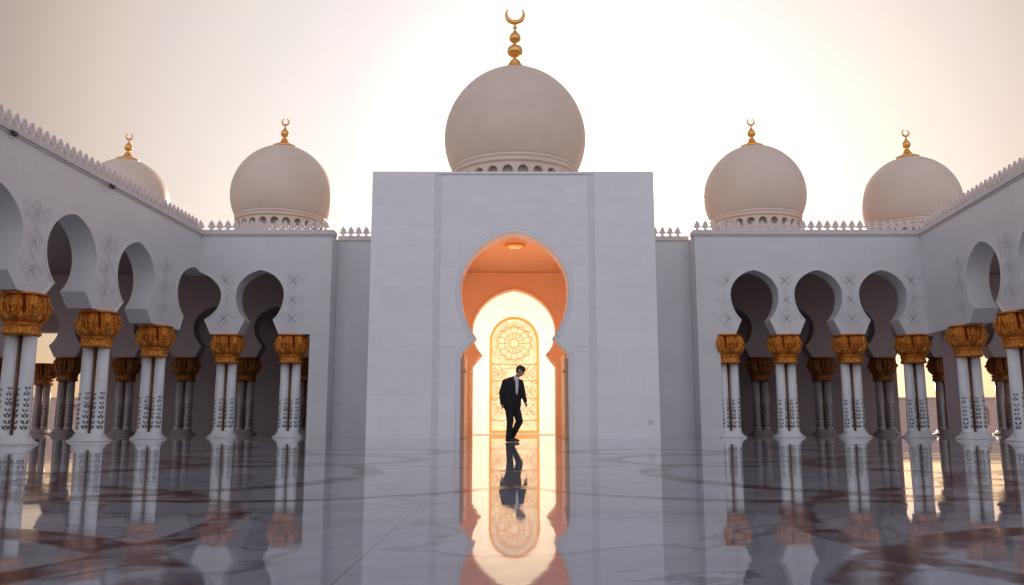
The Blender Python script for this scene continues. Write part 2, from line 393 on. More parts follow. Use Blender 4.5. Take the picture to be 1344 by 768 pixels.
# ------------------------------------------------------------------ dome (> ring, drum, finial, crescent)
def crescent(bm, cy, cz, cx, r, tube_r, gap):
    pts = []; rad = []; n = 26
    for i in range(n+1):
        a = math.pi/2 + gap/2 + (2*math.pi-gap)*i/n
        pts.append((cx + r*math.cos(a), cy, cz + r*math.sin(a)))
        f = math.sin(math.pi*i/n); rad.append(tube_r*(.22+.78*f))
    tube(bm, pts, rad, 8)
def make_dome(cx, cy, zc, Rd, zbase, parent, big=False):
    bm = bmesh.new(); prof = []
    lo = -.50
    for i in range(41):
        a = lo + (math.pi/2 - lo)*i/40
        r = Rd*math.cos(a)
        z = Rd*math.sin(a)*(1.0 if a < 0 else 1.0 + .045*math.sin(a)**2)
        if a > 1.3: z += Rd*.02*((a-1.3)/.27)
        prof.append((max(r, .02), z))
    lathe(bm, prof, 96, (cx, cy, zc))
    dome = obj('dome', bm, M['dome'], parent, True)
    zr = zc + Rd*math.sin(lo); rr = Rd*math.cos(lo)
    bm = bmesh.new()
    k = Rd/2.75
    lathe(bm, [(rr-.06, .06*k), (rr+.035*k, .03*k), (rr+.05*k, -.05*k), (rr+.01*k, -.10*k), (rr-.0*k, -.12*k), (rr+.02*k, -.16*k), (rr+.02*k, -.24*k), (rr-.06*k, -.28*k), (rr-.2, -.29*k)], 96, (cx, cy, zr))
    obj('dome_ring', bm, M['dome'], dome, False)
    # drum with a ring of arched openings
    rd = rr - .06*k; circ = 2*math.pi*rd; nb = 26 if big else 24; bay = circ/nb
    top = zr - .285*k; zz = top - (.62 if big else .50)*k
    out = [(-circ/2, zz-.25), (circ/2, zz-.25), (circ/2, top), (-circ/2, top)]
    holes = []
    for i in range(nb):
        c0 = -circ/2 + bay*(i+.5); hw = bay*.34
        holes.append([(c0-hw, zz)] + [(c0 - hw*math.cos(q*math.pi/8), zz+(.30 if big else .2)*k + (.2*k)*math.sin(q*math.pi/8)) for q in range(9)] + [(c0+hw, zz)])
    cuts = [-circ/2 + circ*i/96 for i in range(1, 96)]
    obj('drum', thicken(sheet(out, holes, cuts), 0, .16, circle_path(cx, cy, rd)), M['dome'], dome)
    bm = bmesh.new(); lathe(bm, [(rd-.17, zbase), (rd-.17, top)], 48, (cx, cy, 0)); obj('drum_core', bm, M['roof'], dome, True)
    if zz-.25 > zbase:
        bm = bmesh.new(); lathe(bm, [(rd+.03, zbase), (rd+.03, zz-.2), (rd+.001, zz-.2)], 64, (cx, cy, 0)); obj('drum_base', bm, M['dome'], dome)
    zt = zc + Rd*1.065
    bm = bmesh.new()
    if big:
        lathe(bm, [(.36, -.10), (.30, .02), (.26, .05), (.27, .10), (.22, .14), (.235, .14), (.23, .2), (.17, .24), (.19, .28), (.13, .36), (.06, .42), (.05, .46),
                   (.14, .50), (.25, .60), (.275, .72), (.24, .84), (.13, .93), (.06, .98), (.05, 1.03), (.12, 1.06), (.195, 1.15), (.205, 1.24), (.165, 1.35), (.09, 1.44), (.035, 1.53), (.03, 1.58), (.075, 1.62), (.075, 1.66), (.03, 1.70), (.05, 1.75), (.03, 1.80), (.02, 1.86)], 32, (cx, cy, zt))
        for v in bm.verts: v.co.x = cx+(v.co.x-cx)*1.14; v.co.y = cy+(v.co.y-cy)*1.14; v.co.z = zt+(v.co.z-zt)*1.08
        f = obj('finial', bm, M['gold'], dome, True)
        bm = bmesh.new(); crescent(bm, cy, zt+2.35, cx, .35, .10, 1.95); obj('crescent', bm, M['gold'], dome, True)
        bm = bmesh.new(); lathe(bm, [(.66, -.08), (.62, .0), (.34, .05)], 40, (cx, cy, zt-.06)); obj('finial_plate', bm, M['gold'], dome, True)
    else:
        lathe(bm, [(.46, -.07), (.46, .0), (.34, .05), (.21, .13), (.14, .22), (.10, .32), (.06, .36), (.09, .40), (.15, .46), (.165, .55), (.13, .64), (.06, .72), (.03, .82), (.02, .92)], 28, (cx, cy, zt-.02))
        obj('finial', bm, M['gold'], dome, True)
        bm = bmesh.new(); crescent(bm, cy, zt+1.02, cx, .135, .045, .55); obj('crescent', bm, M['gold'], dome, True)
    return dome

def merlon_mesh(m):
    o = [(-.075, 0), (-.035, .05), (-.03, .08), (-.10, .11), (-.105, .15), (-.06, .165), (-.075, .20), (-.055, .235), (0, .32), (.055, .235), (.075, .20), (.06, .165), (.105, .15), (.10, .11), (.03, .08), (.035, .05), (.075, 0)]
    bm = thicken(sheet(o), -.03, .03, lambda s, t, z: (s, t, z)); bmesh.ops.recalc_face_normals(bm, faces=bm.faces)
    me = bpy.data.meshes.new('merlon'); bm.to_mesh(me); bm.free(); me.materials.append(m); return me
MER = merlon_mesh(M['merlon'])
def merlons(path, ss, parent, z, inv=1, t=.1):
    for s in ss:
        o = bpy.data.objects.new('merlon', MER); C.objects.link(o); o.parent = parent
        p = Vector(path(s, t, z)); q = Vector(path(s+.05, t, z)); a = math.atan2(q.y-p.y, q.x-p.x)
        o.location = p; o.rotation_euler = (0, 0, a); o.scale = (1.16, 1, 1.12)
def band(path, s0, s1, z0, z1, t0, t1, name, m, parent, cuts=(0,)):
    bm = sheet([(s0, z0), (s1, z0), (s1, z1), (s0, z1)], (), cuts)
    return obj(name, thicken(bm, t0, t1, path), m, parent)

# ------------------------------------------------------------------ ground
bm = bmesh.new(); g = [bm.verts.new(v) for v in ((-3000, -3000, -.02), (3000, -3000, -.02), (3000, 3000, -.02), (-3000, 3000, -.02))]; bm.faces.new(g)
struct(obj('ground', bm, M['sand']))
bm = bmesh.new(); g = [bm.verts.new(v) for v in ((-45, -20, 0), (45, -20, 0), (45, 70, 0), (-45, 70, 0))]; bm.faces.new(g)
struct(obj('courtyard_floor', bm, M['floor']))

# ------------------------------------------------------------------ columns prototypes
H = 3.27; HI = 3.0
protoO = make_column(H, M['shaft'], M['cap'], 1)
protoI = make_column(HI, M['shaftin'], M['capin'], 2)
used = set()
def put_column(proto, x, y, rz, parent):
    mtx = Matrix.Translation((x, y, 0)) @ Matrix.Rotation(rz, 4, 'Z')
    if proto in used: c = dup(proto, parent, mtx)
    else: used.add(proto); proto.parent = parent; proto.matrix_local = mtx; c = proto
    return c

ZT = 6.54; TH = .62
def arcade_wall(path, s0, s1, arches, parent, zb=H, floor_s1=None, floor_s0=None):
    """continuous wall over the columns, arches cut from its lower edge. floor_s1: pier reaching the ground at that end"""
    out = []
    if floor_s0 is not None: out += [(s0, 0), (floor_s0, 0), (floor_s0, zb)]
    else: out += [(s0, zb)]
    for p in arches: out += p
    if floor_s1 is not None: out += [(floor_s1, zb), (floor_s1, 0), (s1, 0)]
    else: out += [(s1, zb)]
    out += [(s1, ZT), (s0, ZT)]
    bm = sheet(out, (), (0,))
    wl = obj('wall', thicken(bm, 0, TH, path), M['wall'], parent)
    for p in arches: arch_trim(p, path, parent)
    return wl
def side_arch(c): return arch(c, 1.03, 4.42, 5.40, .62, 3.63, .98, H)
def wing_arch(c, k=1): return arch(c, .775*k, 4.55, 5.36, .45*k, 3.74, .66*k, H)

# ================================================================== LEFT ARCADE
LA = empty('arcade_building', (-10.15, 26.3, 0), 'white marble arcade on the left of the court, its long wall running towards the viewer', 'arcade', 'domed arcades beside the gate')
LA_off = Vector(LA.location)
root_fix = []                                    # parts are modelled in world space: parent inverse keeps them in place
dA = Vector((.046, 1.0)).normalized(); nA = (-dA.y, dA.x)
Lp = corner_path((-10.15, 26.3), tuple(dA), nA, (1, 0), (0, 1))
s_near = -18.4
la = [side_arch(c) for c in (-16.05, -13.05, -10.0, -7.08, -4.0)] + [arch(-.38, 1.13, 4.5, 5.38, .62, 3.74, .84, H)] + [wing_arch(2.0)]
lcols = [-17.6, -14.55, -11.55, -8.63, -5.62, -2.53, .95, 3.02]
arcade_wall(Lp, s_near, 4.28, la, LA, floor_s1=3.66)
for s in lcols:
    x, y, _ = Lp(s + (.25 if s < 0 else 0), .20 if s < 0 else .28, 0); put_column(protoO, x, y, .12 if s < 0 else 0, LA)
# return face of the pier and the recessed wall next to the gate
bm = bmesh.new(); box(bm, -6.6, -5.87, 26.3+TH, 27.2, 0, ZT); obj('pier_return', bm, M['wall'], LA)
rp = straight(-5.87, 27.2)
band(rp, 0, 1.8, 0, ZT, 0, .5, 'recessed_wall', M['wall'], LA, ())
band(rp, .0, 1.8, ZT, ZT+.15, -.05, .4, 'cornice', M['merlon'], LA, ())
band(Lp, s_near, 4.33, ZT, ZT+.15, -.06, .45, 'cornice', M['merlon'], LA)
band(Lp, s_near, 4.31, ZT-.06, ZT, -.025, .0, 'cornice_moulding', M['relief'], LA)
merlons(Lp, [-13.4+.268*i for i in range(1, 66)], LA, ZT+.15)
merlons(rp, [.15+.26*i for i in range(6)], LA, ZT+.15, t=.06)
bounds = [(-14.55, (-16.05, -13.05)), (-11.55, (-13.05, -10.0)), (-8.55, (-10.0, -7.08)), (-5.55, (-7.08, -4.0)), (-2.35, (-4.0, -.38))]
for c, (a, b) in bounds:
    carved_relief(c-.62, c+.62, H+.1, 5.35, [(a, 1.02, 4.42, H, .98), (b, 1.02, 4.42, H, .98)], Lp, LA)
for c, pr in ((.86, [(-.38, 1.13, 4.5, H, .9), (2.0, .775, 4.55, H, .66)]), (3.05, [(2.0, .775, 4.55, H, .66)])):
    carved_relief(c-.5, c+.5, H+.1, 5.3, pr, Lp, LA)
# inner arcade, back wall, roof
def inner_arcade(x0, x1, cols, y, parent):
    mids = [(a+b)/2 for a, b in zip(cols, cols[1:])]
    out = [(x0, HI)]
    for a, b in zip(cols, cols[1:]): out += arch((a+b)/2, (b-a)*.37, 4.2, 5.0, (b-a)*.22, 3.45, (b-a)*.32, HI, 14)
    out += [(x1, HI), (x1, 6.3), (x0, 6.3)]
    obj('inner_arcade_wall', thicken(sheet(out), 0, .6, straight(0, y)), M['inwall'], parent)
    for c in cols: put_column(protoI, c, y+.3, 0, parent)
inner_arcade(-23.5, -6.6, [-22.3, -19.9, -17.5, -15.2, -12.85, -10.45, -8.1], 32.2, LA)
bm = bmesh.new(); box(bm, -18.3, -4.2, 35.6, 36.1, 0, 6.3); obj('back_wall', bm, M['inwall'], LA)
bm = bmesh.new(); box(bm, -24, -18.31, 35.6, 36.1, 4.35, 6.3); obj('back_beam', bm, M['inwall'], LA)
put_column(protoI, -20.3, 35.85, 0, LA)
bm = bmesh.new(); prism(bm, [(-11.85, 8), (-11.05, 26.9), (-5.9, 26.9), (-5.9, 27.6), (-4.2, 27.6), (-4.2, 36.3), (-24, 36.3), (-24, 8)], 6.32, 6.5); obj('roof', bm, M['inwall'], LA)
make_dome(-9.22, 32, 9.42, 1.99, 6.5, LA)
make_dome(-16.5, 34, 9.72, 1.8, 6.5, LA)

# ================================================================== RIGHT ARCADE
RA = empty('arcade_building', (13.34, 26.3, 0), 'white marble arcade on the right of the court with three arches facing the viewer', 'arcade', 'domed arcades beside the gate')
dB = Vector((-.104, -1)).normalized(); nB = (-dB.y, dB.x)
Rp = corner_path((13.34, 26.3), (1, 0), (0, 1), tuple(dB), nB)
ra = [wing_arch(c) for c in (-5.5, -3.44, -1.35)] + [side_arch(c) for c in (4.1, 7.12, 10.1, 13.1)]
rcols = [-6.37, -4.52, -2.42, -.38, 2.56, 5.56, 8.6, 11.6, 14.6]
s_r = 15.6
x_in = 5.97
arcade_wall(Rp, x_in-13.34, s_r, ra, RA, floor_s0=6.67-13.34)
for s in rcols:
    x, y, _ = Rp(s - (.25 if s > 0 else 0), .20 if s > 0 else .28, 0); put_column(protoO, x, y, 0 if s < 0 else -.12, RA)
bm = bmesh.new(); box(bm, 5.97, 6.6, 26.3+TH, 27.2, 0, ZT); obj('pier_return', bm, M['wall'], RA)
rq = straight(4.17, 27.2)
band(rq, 0, 1.8, 0, ZT, 0, .5, 'recessed_wall', M['wall'], RA, ())
band(rq, 0, 1.8, ZT, ZT+.15, -.05, .4, 'cornice', M['merlon'], RA, ())
band(Rp, x_in-13.39, s_r, ZT, ZT+.15, -.06, .45, 'cornice', M['merlon'], RA)
band(Rp, x_in-13.37, s_r, ZT-.06, ZT, -.025, .0, 'cornice_moulding', M['relief'], RA)
merlons(Rp, [-7.25+.268*i for i in range(0, 66)], RA, ZT+.15)
merlons(rq, [.15+.26*i for i in range(6)], RA, ZT+.15, t=.06)
band(Rp, .25, 1.75, 0, H, .3, .7, 'corner_pier', M['inwall'], RA, ())
for c, pr in ((-6.35, [(-5.5, .775, 4.55, H, .66)]), (-4.5, [(-5.5, .775, 4.55, H, .66), (-3.44, .775, 4.55, H, .66)]), (-2.4, [(-3.44, .775, 4.55, H, .66), (-1.35, .775, 4.55, H, .66)]), (-.42, [(-1.35, .775, 4.55, H, .66)]), (2.7, [(4.1, 1.02, 4.42, H, .98)]), (5.6, [(4.1, 1.02, 4.42, H, .98), (7.12, 1.02, 4.42, H, .98)]), (8.6, [(7.12, 1.02, 4.42, H, .98), (10.1, 1.02, 4.42, H, .98)])):
    carved_relief(c-.52, c+.52, H+.1, 5.3, pr, Rp, RA)
inner_arcade(6.6, 23.5, [7.4, 9.75, 12.2, 14.6, 16.95, 19.3, 21.7], 32.2, RA)
bm = bmesh.new(); box(bm, 4.2, 16.6, 35.6, 36.1, 0, 6.3); obj('back_wall', bm, M['inwall'], RA)
bm = bmesh.new(); box(bm, 16.61, 24, 35.6, 36.1, 3.65, 6.3); obj('back_beam', bm, M['inwall'], RA)
bm = bmesh.new(); prism(bm, [(12.2, 11), (24, 11), (24, 36.3), (4.2, 36.3), (4.2, 27.6), (6, 27.6), (6, 26.9), (14.2, 26.9)], 6.32, 6.5); obj('roof', bm, M['inwall'], RA)
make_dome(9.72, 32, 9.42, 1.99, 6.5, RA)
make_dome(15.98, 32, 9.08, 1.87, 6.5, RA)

# ================================================================== GATE
G = empty('gate_pavilion', (.04, 23.5, 0), 'tall plain white marble gate block with deep orange lit archway and one big dome', 'gate')
XL, XR, ZG, Y0 = -4.12, 4.18, 7.74, 23.5
gp = straight(0, Y0)
ga = arch(.07, 1.56, 4.31, 5.97, 1.10, 2.88, 1.53, 2.42, 40)
ga = [(ga[0][0], 0)] + ga + [(ga[-1][0], 0)]
# front wall: side slabs stand proud of the middle panel
out = [(-2.1, 0)] + ga + [(2.24, 0), (2.24, ZG), (-2.1, ZG)]
obj('wall', thicken(sheet(out), .05, .75, gp), M['gate'], G)
for a, b in ((XL, -2.28), (2.42, XR)): band(gp, a, b, 0, ZG, 0, .75, 'side_slab', M['gate'], G, ())
for a, b in ((-2.28, -2.1), (2.24, 2.42)): band(gp, a, b, 0, ZG, .022, .75, 'pilaster_strip', M['trim'], G, ())
arch_trim(ga, straight(0, Y0+.05), G, M['trim'], 0, .05, .03, ())
arch_trim(ga, straight(0, Y0+.05), G, M['relief'], .13, .142, .004, ())
band(gp, XL, XR, ZG, ZG+.07, .004, .6, 'coping', M['gate'], G, ())
for a, b, z in ((-2.05, -1.62, 2.62), (1.76, 2.2, 2.62)):
    band(gp, a, b, z, z+.02, .038, .051, 'moulding', M['trim'], G, ())
bm = bmesh.new(); box(bm, XL+.002, XL+.6, Y0+.75, 36, 0, ZG); box(bm, XR-.6, XR-.002, Y0+.75, 36, 0, ZG); obj('flank_wall', bm, M['gate'], G)
bm = bmesh.new(); box(bm, XL+.6, XR-.6, Y0+.6, 36, ZG-.25, ZG-.02); obj('roof', bm, M['roof'], G)
bm = bmesh.new(); box(bm, XL+.6, XR-.6, 35.4, 36, 0, ZG-.25); obj('rear_wall', bm, M['cream'], G)
# inner vestibule
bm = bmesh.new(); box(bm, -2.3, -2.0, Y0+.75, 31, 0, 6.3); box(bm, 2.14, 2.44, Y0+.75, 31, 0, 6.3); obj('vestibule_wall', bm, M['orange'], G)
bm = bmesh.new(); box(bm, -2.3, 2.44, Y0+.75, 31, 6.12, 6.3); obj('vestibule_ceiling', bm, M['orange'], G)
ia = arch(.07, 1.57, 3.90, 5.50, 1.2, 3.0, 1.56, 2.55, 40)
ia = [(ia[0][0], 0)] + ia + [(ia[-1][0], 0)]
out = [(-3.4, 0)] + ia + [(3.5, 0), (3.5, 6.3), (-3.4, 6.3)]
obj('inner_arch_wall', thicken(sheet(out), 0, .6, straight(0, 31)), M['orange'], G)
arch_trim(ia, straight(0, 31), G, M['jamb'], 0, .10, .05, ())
# lining of the front arch, polished jambs tinted with the lamplight's orange
for sx in (-1, 1):
    bm = bmesh.new(); xa = .07+sx*1.53; x0, x1 = sorted((xa, xa - sx*.10)); box(bm, x0, x1, Y0+.12, Y0+.5, 0, 2.30); bevel(bm, .02)
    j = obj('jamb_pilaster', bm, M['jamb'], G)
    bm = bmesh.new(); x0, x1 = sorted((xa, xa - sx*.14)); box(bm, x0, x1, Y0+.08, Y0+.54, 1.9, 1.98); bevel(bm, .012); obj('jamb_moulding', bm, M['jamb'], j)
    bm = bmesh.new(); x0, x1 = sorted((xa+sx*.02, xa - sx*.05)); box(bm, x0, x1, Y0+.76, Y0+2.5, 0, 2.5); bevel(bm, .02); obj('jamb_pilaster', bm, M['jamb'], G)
# bright alcove behind
bm = bmesh.new(); box(bm, -3.4, -3.1, 31.6, 35.4, 0, 6.3); box(bm, 3.2, 3.5, 31.6, 35.4, 0, 6.3); box(bm, -3.1, 3.2, 34.9, 35.4, 0, 6.3); obj('alcove_wall', bm, M['cream'], G)
bm = bmesh.new(); box(bm, -3.4, 3.5, 31.6, 35.4, 6.3, 6.45); obj('alcove_ceiling', bm, M['cream'], G)
bm = bmesh.new(); box(bm, -1.48, 1.62, 32.3, 32.8, 0, .035); box(bm, -3.1, 3.2, 32.8, 34.9, 0, .05); obj('threshold', bm, M['cream'], G)
# lattice door
DY = 33.0; dcx, dhw, zs, dt = .09, 1.0, 3.66, 4.70
def door_outline(hw, top, z0, n=24):
    p = [(dcx-hw, z0)]
    for i in range(n+1):
        a = math.pi - math.pi*i/n; p.append((dcx + hw*math.cos(a), zs + (top-zs)*math.sin(a)))
    return p + [(dcx+hw, z0)]
dp = straight(0, DY)
o1 = door_outline(dhw, dt, .05); o2 = door_outline(dhw-.10, dt-.10, .16)
door = obj('lattice_door', thicken(sheet(o1, [o2]), 0, .16, dp), M['lattice'], G)
door['label'] = 'tall gold lattice door with rounded top'
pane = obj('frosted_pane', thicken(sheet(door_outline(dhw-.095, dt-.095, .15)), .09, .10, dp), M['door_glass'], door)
def bars(name, segs, wd, t0=.03, t1=.085):
    bm = bmesh.new()
    for a, b in segs:
        a = Vector(a); b = Vector(b); t = (b-a)
        if t.length < 1e-5: continue
        t.normalize(); nn = Vector((-t.y, t.x))*wd*.5
        jit = random.uniform(-.003, .003)
        vs = [bm.verts.new((v.x, DY+t_+jit, v.y)) for t_ in (t0, t1) for v in (a-nn, b-nn, b+nn, a+nn)]
        for f in ((0, 1, 2, 3), (7, 6, 5, 4), (0, 4, 5, 1), (1, 5, 6, 2), (2, 6, 7, 3), (3, 7, 4, 0)): bm.faces.new([vs[i] for i in f])
    obj(name, bm, M['lattice'], door)
def poly(c, r, n, a0=0, a1=2*math.pi):
    p = [(c[0]+r*math.cos(a0+(a1-a0)*i/n), c[1]+r*math.sin(a0+(a1-a0)*i/n)) for i in range(n+1)]
    return list(zip(p, p[1:]))
def ins(x, z):
    if z < zs: return abs(x-dcx) < dhw-.1
    return ((x-dcx)/(dhw-.1))**2 + ((z-zs)/(dt-.1-zs))**2 < 1
segs = []; rc = (dcx, 3.62)
for r in (.17, .40, .64): segs += poly(rc, r, 32)
for k in range(14):
    a = 2*math.pi*k/14; e = (math.cos(a), math.sin(a)); p = (rc[0]+.17*e[0], rc[1]+.17*e[1]); q = (rc[0]+.64*e[0], rc[1]+.64*e[1]); segs.append((p, q))
    a2 = a + math.pi/14; m_ = (rc[0]+.76*math.cos(a2), rc[1]+.76*math.sin(a2))
    b_ = a + 2*math.pi/14; segs.append((q, m_)); segs.append((m_, (rc[0]+.64*math.cos(b_), rc[1]+.64*math.sin(b_))))
segs = [s_ for s_ in segs if ins(*s_[0]) and ins(*s_[1])]
bars('rose_tracery', segs, .028)
segs = [((dcx-.9, 2.78), (dcx+.9, 2.78)), ((dcx-.9, .56), (dcx+.9, .56)), ((dcx, .16), (dcx, .56)), ((dcx-.9, 1.42), (dcx+.9, 1.42)), ((dcx-.9, 2.12), (dcx+.9, 2.12))]
bars('cross_rail', segs, .035)
segs = []
for zc_ in (.98, 1.72, 2.42):
    for r in (.62,):
        for k in range(6):
            a, b = math.pi/2 + k*math.pi/3, math.pi/2 + (k+2)*math.pi/3
            segs.append(((dcx+r*math.cos(a), zc_+r*.62*math.sin(a)), (dcx+r*math.cos(b), zc_+r*.62*math.sin(b))))
    for sx in (-1, 1):
        segs += [((dcx+sx*.9, zc_-.35), (dcx+sx*.55, zc_)), ((dcx+sx*.55, zc_), (dcx+sx*.9, zc_+.35))]
        segs += poly((dcx+sx*.9, zc_), .40, 10, math.pi/2 if sx > 0 else -math.pi/2, 3*math.pi/2 if sx > 0 else math.pi/2)
segs.append(((dcx-.6, 2.78), (dcx, 1.42))); segs.append(((dcx+.6, 2.78), (dcx, 1.42)))
bars('star_tracery', segs, .018)
rnd = random.Random(5); segs = []
for _ in range(900):                         # small vine work round the rose and down both borders
    if rnd.random() < .45:
        a = rnd.uniform(0, 2*math.pi); r = rnd.uniform(.68, 1.05); x, z = rc[0]+r*math.cos(a), rc[1]+r*math.sin(a)
    elif rnd.random() < .75:
        zc_ = rnd.choice((.98, 1.72, 2.42)); u = rnd.uniform(0, .30); x = dcx + rnd.choice((-1, 1))*(.9-u); z = zc_ + rnd.uniform(-.3, .3)*(1-u*2.2)
    else: x, z = dcx+rnd.uniform(-.88, .88), rnd.uniform(.2, .52)
    a = rnd.uniform(0, math.pi); l_ = rnd.uniform(.02, .05)
    p, q = (x, z), (x+l_*math.cos(a), z+l_*math.sin(a))
    if ins(*p) and ins(*q): segs.append((p, q))
bars('vine_tracery', segs, .016)
make_dome(.12, 31, 11.43, 2.76, ZG-.05, G, big=True)
# small grille near the foot of the right slab
bm = bmesh.new(); box(bm, 3.82, 4.0, Y0-.012, Y0+.01, .40, .56); gr = obj('vent_grille', bm, M['trim'], G)
bm = bmesh.new()
for i in range(4): box(bm, 3.835, 3.985, Y0-.016, Y0-.011, .42+i*.034, .432+i*.034)
obj('grille_slot', bm, M['relief'], gr)

# ceiling lamp in the vestibule
lamp = empty('ceiling_lamp', (.1, 25.9, 6.12), 'round bronze lamp on the ceiling inside the orange gateway', 'lamp')
bm = bmesh.new(); lathe(bm, [(.30, 0), (.34, -.04), (.33, -.09), (.27, -.10), (.26, -.06)], 40, (.1, 25.9, 6.12), cap=False); obj('lamp_ring', bm, M['lattice'], lamp, True)
bm = bmesh.new(); lathe(bm, [(.05, -.13), (.2, -.10), (.25, -.065), (.255, -.05)], 32, (.1, 25.9, 6.12)); obj('lamp_glass', bm, mat('warm lamp glass', (.8, .5, .3), .4, emit=((1, .5, .22), .45)), lamp, True)

def area(name, loc, rot, sx, sy, e, col):
    d = bpy.data.lights.new(name, 'AREA'); d.shape = 'RECTANGLE'; d.size = sx; d.size_y = sy; d.energy = e; d.color = col
    o = bpy.data.objects.new(name, d); C.objects.link(o); o.location = loc; o.rotation_euler = rot; return o
def point(name, loc, e, col, r=.25):
    d = bpy.data.lights.new(name, 'POINT'); d.energy = e; d.color = col; d.shadow_soft_size = r
    o = bpy.data.objects.new(name, d); C.objects.link(o); o.location = loc; return o
for sx in (-1, 1): area('vestibule_fill', (.07+sx*1.86, 24.45, 3.0), (R(97), 0, R(-sx*14)), .22, 4.6, 140, (1, .68, .43))  # unseen strip lights added behind the jambs to light the vestibule
for sx in (-1, 1): area('alcove_fill', (.1+sx*2.85, 32.0, 3.0), (R(90), 0, R(sx*35)), .5, 5.0, 120, (1, .86, .72))  # unseen area lights added behind the inner arch to brighten the alcove

# small floodlights clipped under the cornice of the left wall
for s, lab in ((-9.7, 'small dark floodlight under the left cornice, the one nearer the viewer'), (-5.75, 'small dark floodlight under the left cornice, halfway along the wall')):
    p = Vector(Lp(s, -.12, ZT-.02)); f = empty('floodlight', p, lab, 'floodlight', 'floodlights under the left cornice')
    bm = bmesh.new(); box(bm, -.05, .05, -.06, .06, -.09, .0); bevel(bm, .012); obj('lamp_housing', bm, M['dark'], f)
    bm = bmesh.new(); box(bm, -.09, -.045, -.015, .015, -.02, .05); obj('bracket', bm, M['dark'], f)

# ------------------------------------------------------------------ distant walls seen through the open ends of the galleries
def boundary(x0, x1, y, label):
    b = empty('boundary_wall', ((x0+x1)/2, y, 0), label, 'wall', 'low walls beyond the galleries')
    n_ = int((x1-x0)/2.2); holes = []; st = (x1-x0)/n_
    for i in range(n_):
        c = x0 + st*(i+.5); holes.append([(c-.6, .3)] + [(c-.6*math.cos(q*math.pi/8), 1.25+.55*math.sin(q*math.pi/8)) for q in range(9)] + [(c+.6, .3)])
    obj('wall', thicken(sheet([(x0, 0), (x1, 0), (x1, 2.2), (x0, 2.2)], holes), 0, .25, straight(0, y)), M['pink'], b)
    bm = bmesh.new(); box(bm, x0, x1, y+.26, y+.5, 0, 2.15); obj('wall_backing', bm, M['pink'], b)
    bm = bmesh.new(); box(bm, x0, x1, y-.06, y+.55, 2.2, 2.35); obj('coping', bm, M['pink'], b)
boundary(-48, -22, 62, 'low stone wall coloured in haze pink with blind arches glimpsed beyond the left gallery')
boundary(22, 48, 62, 'low stone wall coloured in haze pink with blind arches glimpsed beyond the right gallery')

# ------------------------------------------------------------------ the walking man
def blob(parts, name, m, parent=None, voxel=.012, smooth=4):
    """one continuous skin: tapered capsules and ellipsoids fused by a voxel remesh"""
    bm = bmesh.new()
    for p in parts:
        if p[0] == 'c':
            _, a, b, ra_, rb_ = p; a, b = Vector(a), Vector(b); n_ = max(3, int((b-a).length/.02))
            for i in range(n_+1):
                f = i/n_; r_ = ra_+(rb_-ra_)*f
                bmesh.ops.create_icosphere(bm, subdivisions=2, radius=r_, matrix=Matrix.Translation(a.lerp(b, f)))
        else:
            _, c_, rad, rot = p
            bmesh.ops.create_icosphere(bm, subdivisions=3, radius=1, matrix=Matrix.Translation(c_) @ Matrix.Rotation(rot[2], 4, 'Z') @ Matrix.Rotation(rot[1], 4, 'Y') @ Matrix.Rotation(rot[0], 4, 'X') @ Matrix.Diagonal((*rad, 1)))
    me = bpy.data.meshes.new(name); bm.to_mesh(me); bm.free(); o = bpy.data.objects.new(name, me); C.objects.link(o)
    r_ = o.modifiers.new('r', 'REMESH'); r_.mode = 'VOXEL'; r_.voxel_size = voxel
    s_ = o.modifiers.new('s', 'SMOOTH'); s_.iterations = smooth; s_.factor = .5
    dg = bpy.context.evaluated_depsgraph_get(); dg.update()
    me2 = bpy.data.meshes.new_from_object(o.evaluated_get(dg)); o.modifiers.clear(); o.data = me2; me2.name = name
    bpy.data.meshes.remove(me); me2.materials.clear(); me2.materials.append(m)
    for f in me2.polygons: f.use_smooth = True
    if parent: o.parent = parent
    return o
# joints, x right, y away, z up; he faces right and a little towards the viewer
hd = Vector((.205, -.07, 1.715))
J = dict(neck=(.09, 0, 1.54), chest=(.03, .02, 1.33), belly=(.01, .02, 1.08), hip=(-.01, .02, .93),
         shA=(-.165, -.09, 1.44), elA=(-.255, -.10, 1.17), wrA=(-.235, -.13, .92),      # his right arm, at the viewer's left
         shB=(.205, .10, 1.44), elB=(.275, .06, 1.16), wrB=(.325, -.04, .97),
         hA=(-.07, -.06, .92), kA=(-.045, -.08, .49), aA=(-.085, -.08, .09),
         hB=(.06, .07, .92), kB=(.185, .03, .50), aB=(.0, .12, .13))
def hand(w_, d, side):
    w_ = Vector(w_); d = Vector(d).normalized(); sd = Vector(side).normalized(); P = []
    palm = w_ + d*.055; P.append(('c', w_, palm, .026, .034)); P.append(('c', palm + sd*.012, palm - sd*.012, .026, .026))
    for k, (o_, ln) in enumerate(((-.030, .062), (-.010, .072), (.010, .068), (.029, .054))):
        b0 = palm + sd*o_ + d*.02; k1 = b0 + d*ln*.55; k2 = k1 + (d*.8 + Vector((-.5, 0, 0)))*ln*.45
        P += [('c', b0, k1, .0105, .0095), ('c', k1, k2, .0095, .008)]
    t0 = w_ + d*.025 + sd*-.03; t1 = t0 + (d*.6 - sd*.8)*.035; t2 = t1 + (d*.95 - sd*.2)*.032
    P += [('c', t0, t1, .014, .0115), ('c', t1, t2, .0115, .009)]
    return P
face = Vector((.86, -.38, -.45)).normalized()           # where the face looks: right and down
up = (Vector((.36, -.1, .93)) - face*Vector((.36, -.1, .93)).dot(face)).normalized(); lat = face.cross(up).normalized()
